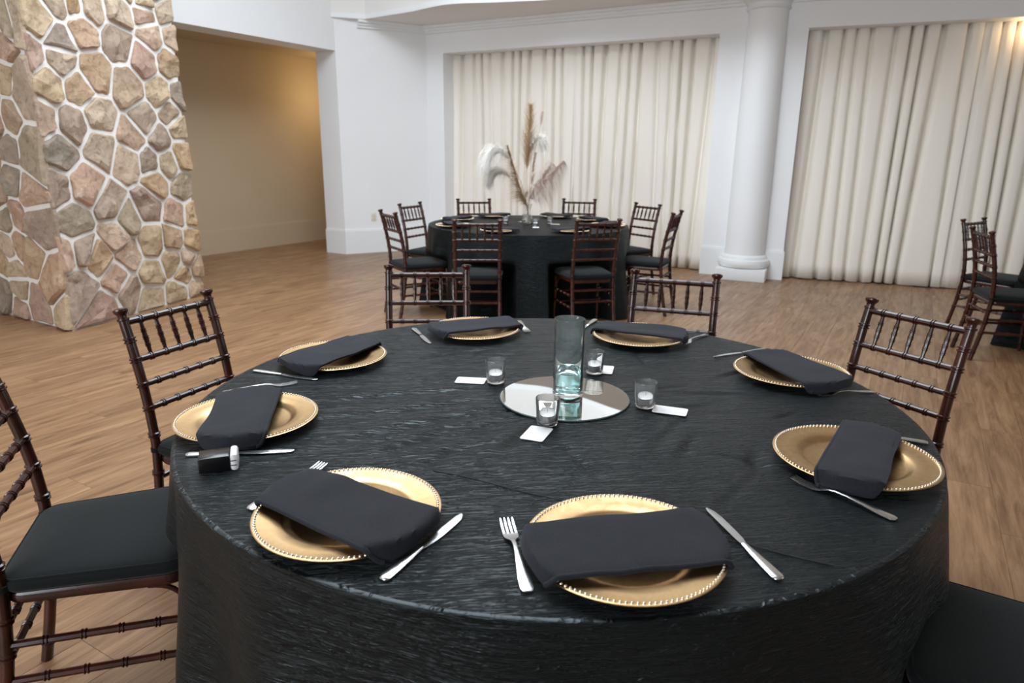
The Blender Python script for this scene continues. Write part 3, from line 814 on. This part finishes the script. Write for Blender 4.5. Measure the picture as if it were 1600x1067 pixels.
# ------------------------------------------------------------------ napkins
def nap_mesh(q, ctr, seed=0, nu=34, nv=16, edge_side=1):
    """q: four world corners (long edge first), ctr: plate centre. Two folded layers plus an inner one."""
    q = [Vector(p_) for p_ in q]; ctr = Vector(ctr); b = MB()
    m_ = sum(q, Vector((0, 0)))/4; ax = ((q[1]-q[0])+(q[2]-q[3])).normalized(); q = [p_ + ax*(.016 if (p_-m_).dot(ax) > 0 else -.016) for p_ in q]
    def H(p_, u, v):
        """fold the cloth over the charger rim: returns the moved point and its height"""
        r = (p_-ctr).length
        h = .0262 + .0012*noise.noise(Vector((p_.x*12, p_.y*12, seed)))
        h += .010*max(0, noise.noise(Vector((u*2.0, v*1.0, seed+9)))) + .004*max(0, noise.noise(Vector((u*5, v*2.0, seed+5))))
        r0 = .1655
        if r > r0:
            e = .027*(1-math.exp(-(r-r0)/.024)); fall = min(e, h-.0035); r2 = r0 + .28*fall + (e-fall)
            p_ = ctr + (p_-ctr)*(r2/r); h = h - fall*.97
        return p_, max(h, .0030)
    def layer(u0, u1, v0, v1, dz, th, rnd):
        top = []; bot = []
        for j in range(nv+1):
            for i in range(nu+1):
                u = u0+(u1-u0)*i/nu; v = v0+(v1-v0)*j/nv
                # slightly wavy edges
                vv = v + .03*(2*v-1)*noise.noise(Vector((u*3, seed, 2)))*1.8
                p_ = q[0].lerp(q[1], u).lerp(q[3].lerp(q[2], u), vv)
                e = min(i, nu-i)/nu*4.0; e2 = min(j, nv-j)/nv*3
                ed = min(1, max(.0, min(e, e2)*3)); rr_ = 1-(1-ed)**2
                p_, zc = H(p_, u, v); zc += dz
                top.append((p_.x-ctr.x, p_.y-ctr.y, zc+th*(.5+.5*rr_))); bot.append((p_.x-ctr.x, p_.y-ctr.y, zc))
        n = nu+1; fs = []
        N = len(top)
        for j in range(nv):
            for i in range(nu):
                a = j*n+i; fs.append((a, a+1, a+n+1, a+n)); fs.append((N+a, N+a+n, N+a+n+1, N+a+1))
        for i in range(nu):
            fs.append((i, N+i, N+i+1, i+1)); a = nv*n+i; fs.append((a, a+1, N+a+1, N+a))
        for j in range(nv):
            a = j*n; fs.append((a, a+n, N+a+n, N+a)); a = j*n+nu; fs.append((a, N+a, N+a+n, a+n))
        b.add(top+bot, fs)
    layer(0, 1, 0, 1, .0052, .0044, 1)
    layer(.006, .994, .02, .98, .0006, .0036, 1)
    # rolled fold joining the layers along one long edge
    pts = []
    for i in range(nu+1):
        u = i/nu; p_ = q[0].lerp(q[1], u) if edge_side == 0 else q[3].lerp(q[2], u)
        p_, zh = H(p_, u, 0 if edge_side == 0 else 1); pts.append(Vector((p_.x-ctr.x, p_.y-ctr.y, zh+.0046)))
    b.tube(pts, .0044, 8)
    return b.mesh('napkin', M_nap, angle=50)
def ext(qs, a=.0):
    return qs
naps = [[(.007, 1.029), (.322, 1.089), (.345, .930), (.049, .879)],
        [(-.397, 1.235), (-.121, 1.080), (-.186, .917), (-.463, 1.112)],
        [(-.672, 1.322), (-.762, 1.700), (-.612, 1.722), (-.532, 1.340)],
        [(-.700, 1.975), (-.545, 2.235), (-.415, 2.180), (-.576, 1.842)],
        [(-.330, 2.425), (-.013, 2.545), (.040, 2.420), (-.236, 2.268)],
        [(.300, 2.500), (.640, 2.375), (.588, 2.240), (.272, 2.392)],
        [(.735, 2.099), (.857, 2.145), (.980, 1.842), (.818, 1.730)],
        [(.783, 1.505), (.888, 1.450), (.684, 1.140), (.575, 1.200)]]
# long edge first for the long ones that were listed short edge first
naps[6] = [naps[6][1], naps[6][2], naps[6][3], naps[6][0]]
naps[7] = [naps[7][1], naps[7][2], naps[7][3], naps[7][0]]
nl = ['across the nearest charger, between fork and knife', 'lying diagonally across the near left charger, over a fork', 'beside the black and white adapter, narrow end toward it',
      'across the charger in front of the pillar-side chair', 'across the far charger left of the glass vase', 'across the far charger right of the glass vase',
      'across the charger by the right-hand chair, pointing at it', 'across the charger at the right edge, with stitched hem']
for i, (q, c, l_) in enumerate(zip(naps, plates, nl)):
    o = link('napkin', nap_mesh(q, c, i*3.1+1, edge_side=0 if i in (3,) else 1)); o.location = (*c, Z0)
    tag(o, 'folded charcoal cloth napkin ' + l_, 'napkin', 'napkins on the foreground table')
    if i == 7:
        q_ = [Vector(p_)-Vector(c) for p_ in q]; pts = []
        for k in range(25):
            u = .04+.92*k/24; p_ = q_[0].lerp(q_[1], u).lerp(q_[3].lerp(q_[2], u), .07); r = p_.length; z_ = .0262+.0100
            if r > .1655: e = .027*(1-math.exp(-(r-.1655)/.024)); p_ = p_*((.1655+.28*e)/r); z_ -= e*.9
            pts.append((p_.x, p_.y, z_))
        b = MB(); b.tube(pts, .0010, 6); obj('hem', b, M_seam, o)

# ------------------------------------------------------------------ cutlery
def strip(mb, st):
    """st: (x, half width, zc, thickness) along x: closed faceted bar"""
    vs = []; fs = []; n = len(st)
    for x, hw, z, th in st:
        for k in range(8):
            a = 2*pi*k/8+pi/8; vs.append((x, hw*cos(a)/cos(pi/8), z+th*.5*sin(a)/cos(pi/8)*(1.0)))
    for i in range(n-1):
        for k in range(8):
            k2 = (k+1) % 8; fs.append((i*8+k, i*8+k2, (i+1)*8+k2, (i+1)*8+k))
    fs += [tuple(range(8))[::-1], tuple(range((n-1)*8, n*8))]
    mb.add(vs, fs)
b = MB(); strip(b, [(.000, .004, .0028, .0015), (.002, .0075, .0028, .003), (.008, .0098, .0030, .0036), (.030, .0095, .0042, .0036), (.060, .0065, .0072, .0036), (.090, .0038, .0098, .0034),
                    (.112, .0030, .0098, .0034), (.124, .0036, .0085, .003), (.131, .0062, .0065, .0024), (.137, .0098, .0050, .0022)])
FH = b.mesh('handle', M_steel, angle=60)
b = MB(); strip(b, [(.136, .0096, .0052, .0022), (.142, .0115, .0038, .0018), (.150, .0123, .0028, .0016), (.154, .0124, .0026, .0015)])
for k in range(4):
    y = (-1.5+k)*.0066; vs = []
    st = [(.153, .0023, .0026), (.165, .0020, .0026), (.180, .0018, .0036), (.193, .0013, .0058), (.197, .0007, .0066)]
    for x, hw, z in st: vs += [(x, y-hw, z-.0006), (x, y+hw, z-.0006), (x, y+hw, z+.0008), (x, y-hw, z+.0008)]
    fs = []
    for i in range(len(st)-1):
        for j in range(4): fs.append((i*4+j, i*4+(j+1) % 4, (i+1)*4+(j+1) % 4, (i+1)*4+j))
    fs += [(3, 2, 1, 0), (16, 17, 18, 19)]; b.add(vs, fs)
FT = b.mesh('tines', M_steel, angle=40)
b = MB(); strip(b, [(.000, .0040, .0035, .003), (.002, .0080, .0035, .005), (.008, .0100, .0036, .0062), (.035, .0095, .0036, .0062), (.070, .0075, .0034, .0058), (.096, .0052, .0034, .0054), (.103, .0050, .0034, .0050)])
KH = b.mesh('handle', M_steel, angle=60)
b = MB(); o_ = [(.102, -.0045), (.108, -.0062), (.120, -.0088), (.150, -.0100), (.190, -.0098), (.212, -.0075), (.224, -.0035), (.228, .0010), (.226, .0040), (.215, .0062), (.160, .0062), (.118, .0060), (.108, .0052), (.102, .0045)]
n = len(o_); b.add([(x, y, .0026) for x, y in o_] + [(x, y*1.0, .0042 if y > 0 else .0032) for x, y in o_], [tuple(range(n))[::-1], tuple(range(n, 2*n))] + [(i, (i+1) % n, n+(i+1) % n, n+i) for i in range(n)])
KB = b.mesh('blade', M_steel, smooth=False)
def cutlery(kind, end, tip, label, sc=1.0, dz=0.0):
    """end: handle end, tip: business end"""
    a = atan2(tip[1]-end[1], tip[0]-end[0])
    t = thing(kind, label, kind, (end[0], end[1], Z0-.0005+dz), a, 'cutlery on the foreground table')
    if kind == 'fork': link('handle', FH, t); link('tines', FT, t)
    else: link('handle', KH, t); link('blade', KB, t)
    t.scale = (sc, sc, sc); return t
def toward(a, c, L): 
    v = (Vector(c)-Vector(a)).normalized()*L; return (a[0]+v.x, a[1]+v.y)
cutlery('fork', (.028, .889), (-.008, 1.099), 'steel fork left of the nearest charger, tines up', 1.07)
cutlery('knife', (.419, .925), (.366, 1.146), 'steel knife lying right of the nearest charger')
cutlery('knife', (-.196, .915), (-.087, 1.114), 'steel knife between the two nearest chargers, close to the napkin end')
cutlery('fork', (-.478, 1.125), (-.391, 1.320), 'fork whose tines stick out above the near left napkin', 1.06)
cutlery('knife', (-.701, 1.357), (-.474, 1.382), 'steel knife running behind the black and white adapter')
cutlery('fork', (-.785, 1.755), (-.600, 1.838), 'fork mostly hidden behind the napkin on the adapter-side charger')
cutlery('knife', (-.771, 1.947), (-.560, 1.868), 'steel knife in front of the charger by the pillar-side chair')
cutlery('knife', (-.368, 2.470), (-.278, 2.260), 'steel knife left of the far charger behind the left candles')
cutlery('fork', (.025, 2.610), (.058, 2.425), 'fork at the right end of the far left charger, near the vase')
cutlery('knife', (.330, 2.640), (.240, 2.430), 'knife seen just behind the rim of the glass vase')
cutlery('fork', (.712, 2.425), (.590, 2.285), 'fork at the right end of the far right charger')
cutlery('knife', (.860, 2.232), (.652, 2.135), 'knife above the charger by the right-hand chair')
cutlery('fork', (1.012, 1.812), (.835, 1.776), 'fork below the charger by the right-hand chair, partly under the napkin', .92)
cutlery('fork', (.700, 1.112), (.575, 1.272), 'fork in front of the charger at the right edge of the table', 1.03)
cutlery('knife', (.958, 1.456), (.748, 1.562), 'knife behind the charger at the right edge, handle end showing')

# ------------------------------------------------------------------ centre pieces
mx, my = .1425, 1.742
t_ = thing('round_mirror', 'round flat mirror at the centre of the foreground table', 'mirror', (mx, my, Z0))
b = MB(); b.lathe([(.1735, .0003), (.1745, .0008), (.1745, .0028), (.1738, .0034)], 96); obj('glass_edge', b, M_medge, t_)
b = MB(); b.lathe([(.1725, .0034), (.1725, .0038)], 96, cap0=False); obj('mirror_face', b, M_mirror, t_, smooth=False)
VZ = Z0+.0040; vx, vy = .152, 1.757
def glass_lathe(prof, name, m, parent, seg_=48):
    b = MB(); b.lathe(prof, seg_, cap0=False, cap1=False); return obj(name, b, m, parent, angle=60)
t_ = thing('cylinder_vase', 'tall clear glass cylinder vase with pale aqua water on the round mirror', 'vase', (vx, vy, VZ))
R_ = .0410; H_ = .2120
glass_lathe([(0, .0002), (.036, .0002), (.040, .002), (R_, .006), (R_, .03), (R_, H_-.003), (R_-.0004, H_), (R_-.0024, H_), (R_-.0028, H_-.003), (R_-.0028, .018), (R_-.005, .0135), (.030, .012), (0, .012)], 'glass', M_aqua, t_)
glass_lathe([(0, .0121), (.030, .0121), (R_-.0050, .0136), (R_-.0029, .018), (R_-.0029, .066), (R_-.0040, .0655), (0, .0655)], 'water', M_water, t_)
def votive(x, y, lbl, grp, z=Z0, far=False):
    t = thing('votive_glass', 'clear glass votive cup ' + lbl, 'votive', (x, y, z), 0, grp)
    R = .0298; H = .068; n = 24 if far else 36
    glass_lathe([(0, .0002), (.022, .0002), (.0255, .0025), (.0265, .010), (R, H-.002), (R-.0006, H), (R-.0012, H), (R-.0016, H-.002), (.0248, .012), (.022, .0085), (0, .008)], 'glass', M_glass, t, n)
    c = thing('candle', 'white tealight candle in votive ' + lbl, 'candle', (x, y, z+.0083), 0, grp.replace('votive cups', 'candles'))
    b = MB(); b.lathe([(.0205, 0), (.0210, .001), (.0213, .0170), (.0218, .0178), (.0210, .0180), (.0208, .0168)], n, cap1=False); obj('tin_cup', b, M_tin, c)
    b = MB(); b.lathe([(.0207, .002), (.0207, .0170), (.018, .0180), (.004, .0176)], n); obj('wax', b, M_wax, c)
    if not far:
        b = MB(); b.tube([(0, 0, .0175), (.0006, 0, .022), (.0004, .001, .026)], .0008, 6); obj('wick', b, M_wick, c)
vg = 'votive cups on the foreground table'
votive(-.046, 1.866, 'left of the mirror', vg); votive(.248, 1.962, 'behind the mirror, just right of the vase', vg)
votive(.349, 1.682, 'right of the mirror', vg); votive(.088, 1.556, 'at the front edge of the mirror', vg, z=Z0)
def card(x, y, rot, lbl, grp, L=.086, W_=.054, z=Z0):
    b = MB(); pts = []
    for cx, cy, a0 in ((L/2, W_/2, 0), (-L/2, W_/2, pi/2), (-L/2, -W_/2, pi), (L/2, -W_/2, 3*pi/2)):
        sx = 1 if cx > 0 else -1; sy = 1 if cy > 0 else -1; r = .006
        for k in range(5): a = a0+pi/2*k/4; pts.append((cx-sx*r+r*cos(a), cy-sy*r+r*sin(a)))
    b.prism(pts, .0012, .0019); o = obj('card', b, M_card, smooth=False); o.location = (x, y, z); o.rotation_euler.z = rot
    return tag(o, 'small blank white rounded card ' + lbl, 'card', grp)
cg = 'white cards on the foreground table'
card(-.118, 1.875, -.12, 'touching the votive left of the mirror', cg); card(.283, 1.990, 1.35, 'behind the votive just right of the vase', cg, .082, .052)
card(.408, 1.650, -.35, 'beside the votive right of the mirror', cg); card(.060, 1.492, 1.20, 'in front of the votive at the mirror edge', cg, .084, .056)

# power adapter
A = Vector((-.630, 1.263)); B = Vector((-.583, 1.276)); dr = (Vector((-.570, 1.281))-A).normalized()
t_ = thing('power_adapter', 'black and white rectangular power adapter on the left of the foreground table', 'adapter', (-.600, 1.300, Z0), atan2(dr.y, dr.x)+.06)
b = MB(); b.box(-.042, -.024, .0005, .018, .024, .0345); obj('black_body', b, M_blackpl, t_, bevel=.003)
b = MB(); b.box(.0185, -.0265, .0003, .034, .0265, .0370); wb = obj('white_cap', b, M_whitepl, t_, bevel=.006)
for z_ in (.0135, .0235):
    b = MB(); b.box(.0195, -.0275, z_-.0008, .031, -.0262, z_+.0008); obj('slot', b, M_slot, wb, smooth=False)

# ------------------------------------------------------------------ far table settings
angs = [206, 158, 117, 66, 29, -14, -110, -62]
fl = ['nearer left chair', 'farther left chair', 'back left chair', 'back right chair', 'farther right chair', 'nearer right chair', 'front left chair', 'front right chair']
NT2 = nap_mesh([(-.165, .085), (.165, .075), (.170, -.055), (-.160, -.065)], (0, 0), 4.4)
for a, l_ in zip(angs, fl):
    x, y = T2[0]+.735*cos(RD(a)), T2[1]+.735*sin(RD(a))
    charger(x, y, 'gold charger on the far table at the ' + l_, 'gold chargers on the far table')
    o = link('napkin', NT2); o.location = (x, y, Z0); o.rotation_euler.z = RD(a+90+random.uniform(-14, 14))
    tag(o, 'dark folded napkin on the far table charger at the ' + l_, 'napkin', 'napkins on the far table')
for k, (dx, dy, l_) in enumerate(((-.21, .02, 'left of'), (.06, -.20, 'in front of'), (.20, .03, 'right of'), (-.02, .20, 'behind'))):
    votive(T2[0]+dx, T2[1]+dy, l_+' the far table pampas vase', 'votive cups on the far table', far=True)
    card(T2[0]+dx*1.35-.02, T2[1]+dy*1.3-.06, k*1.3+.2, 'on the far table, '+l_+' the pampas vase', 'white cards on the far table', .086, .056)

# ------------------------------------------------------------------ pampas centrepiece
px_, py_ = T2[0]-.008, T2[1]
t_ = thing('glass_vase', 'waisted clear glass vase holding the dried pampas stems', 'vase', (px_, py_, Z0))
glass_lathe([(0, .0003), (.040, .0003), (.052, .004), (.054, .012), (.046, .05), (.030, .10), (.026, .12), (.032, .15), (.042, .185), (.040, .185), (.030, .15), (.024, .12), (.028, .10), (.043, .05), (.050, .014), (.046, .009), (0, .008)], 'glass', M_glass, t_, 32)
def bez(P, n=24):
    P = [Vector(p_) for p_ in P]; return catmull3(P, n)
def catmull3(P, n):
    out = []
    for i in range(len(P)-1):
        p0, p1_, p2, p3 = P[max(i-1, 0)], P[i], P[i+1], P[min(i+2, len(P)-1)]
        for k in range(n):
            u = k/n; out.append(.5*((2*p1_)+(p2-p0)*u+(2*p0-5*p1_+4*p2-p3)*u*u+(3*p1_-p0-3*p2+p3)*u**3))
    out.append(P[-1]); return out
def pampas(P, plume0, m, label, spread, length, droop, n=520, seed=1, side=None, stemr=.0028, wdt=.0042, lean=.75):
    rr = random.Random(seed); path = catmull3([Vector(p_) for p_ in P], 8); N = len(path)
    t = thing('pampas_stem', label, 'dried plant', (px_, py_, Z0+.010), 0, 'dried pampas stems in the far vase')
    b = MB(); b.tube(path, [stemr*(1-.6*i/N) for i in range(N)], 6); obj('stem', b, M_pstem, t)
    b = MB(); k0 = int(plume0*N)
    for _ in range(int(n*2.0)):
        u = rr.random()**.85; i = k0 + u*(N-1-k0); j = min(int(i), N-2); p0 = path[j].lerp(path[j+1], i-j)
        d = (path[j+1]-path[j]).normalized()
        out = Vector((rr.gauss(0, 1), rr.gauss(0, 1), rr.gauss(0, .6)))
        if side is not None: out += Vector(side)*1.6
        out = (out - d*out.dot(d)).normalized()
        env = min(1, u*4+.1)**.5*(1-u)**.55 + .10
        L = length*1.8*(.30+.75*rr.random()+(.5 if rr.random() < .12 else 0))*env
        q = p0; dr_ = (d*lean + out*spread*1.2).normalized(); vs = []; K_ = 4
        wv = d.cross(out).normalized()*wdt*(.5+rr.random()*.6)
        for k in range(K_+1):
            s_ = k/K_; vs += [q-wv*(1-s_*.9)*.5, q+wv*(1-s_*.9)*.5]
            q = q + dr_*(L/K_); dr_ = (dr_ + Vector((0, 0, -droop))*(1/K_)).normalized()
        b.add(vs, [(2*k, 2*k+1, 2*k+3, 2*k+2) for k in range(K_)])
    o = obj('plume', b, m, t, angle=180); o['kind'] = 'stuff'
    return t
B0 = (0, 0, 0); zb = Z0+.010
def W(x, z, y=0): return (x-px_, y, z-zb)
pampas([(.005, .01, 0), (0, .0, .13), W(.12, 1.25), W(.135, 1.50), W(.145, 1.80)], .50, M_pgold, 'upright golden pampas feather, tallest in the far vase', .62, .125, .15, 560, 1, lean=1.0)
pampas([(-.015, 0, 0), (0, .0, .13), W(.075, 1.05, -.04), W(.00, 1.28, -.08), W(-.055, 1.46, -.09)], .33, M_pbrown, 'brown pampas plume leaning left with one-sided fringe', 1.15, .105, .9, 750, 2, side=(-1.0, 0, .45))
pampas([(.01, -.01, 0), (.0, -.005, .13), W(.06, 1.15, .03), W(-.08, 1.38, .04), W(-.20, 1.40, .0), W(-.275, 1.26, -.03)], .55, M_pwhite, 'white pampas plume arching far to the left', .7, .17, 3.0, 1100, 3, lean=.8)
pampas([(.012, .012, 0), (.0, .005, .13), W(.05, 1.05, .03), W(-.06, 1.20, .05), W(-.17, 1.22, .05), W(-.24, 1.12, .05)], .55, M_pwhite, 'lower white pampas plume drooping left below the arching one', .7, .13, 3.0, 700, 4, lean=.8)
pampas([(.01, 0, 0), (.005, 0, .13), W(.15, 1.20, -.02), W(.17, 1.47, -.02), W(.22, 1.53, -.02), W(.265, 1.44, -.02)], .55, M_pwhite, 'white pampas plume curling to the right at mid height', .6, .11, 2.0, 600, 5, lean=.8)
pampas([(-.01, .01, 0), (.008, 0, .13), W(.20, 1.06), W(.32, 1.20), W(.45, 1.33)], .38, M_ppink, 'dusty pink pampas plume leaning right', 1.0, .16, 3.2, 1100, 6, side=(.2, 0, -1), lean=.7)
pampas([(.0, .018, 0), (.0, .006, .13), W(.17, 1.02, .02), W(.30, 1.22, .03), W(.36, 1.30, .03)], .45, M_ppink, 'second paler pink plume behind the right-leaning one', 1.0, .12, 2.5, 700, 7, lean=.8)
pampas([(.0, -.015, 0), (.002, -.004, .13), W(.17, 1.15, -.03), W(.18, 1.30, -.03), W(.20, 1.40, -.03)], .40, M_pgold, 'short beige dried stem in front of the tall feather', .9, .035, .2, 260, 8)
pampas([(.015, .0, 0), (.006, .002, .13), W(.18, 1.35, .02), W(.23, 1.60, .02), W(.25, 1.74, .02)], .78, M_ppink, 'thin dry spike right of the tall golden feather', .25, .05, .0, 120, 9, lean=1.0)
pampas([(-.012, -.012, 0), (-.004, -.004, .12), (-.03, -.01, .20), (-.012, -.02, .27)], .55, M_pstem, 'curled beige leaf at the vase mouth', .3, .05, .4, 90, 10, stemr=.006)
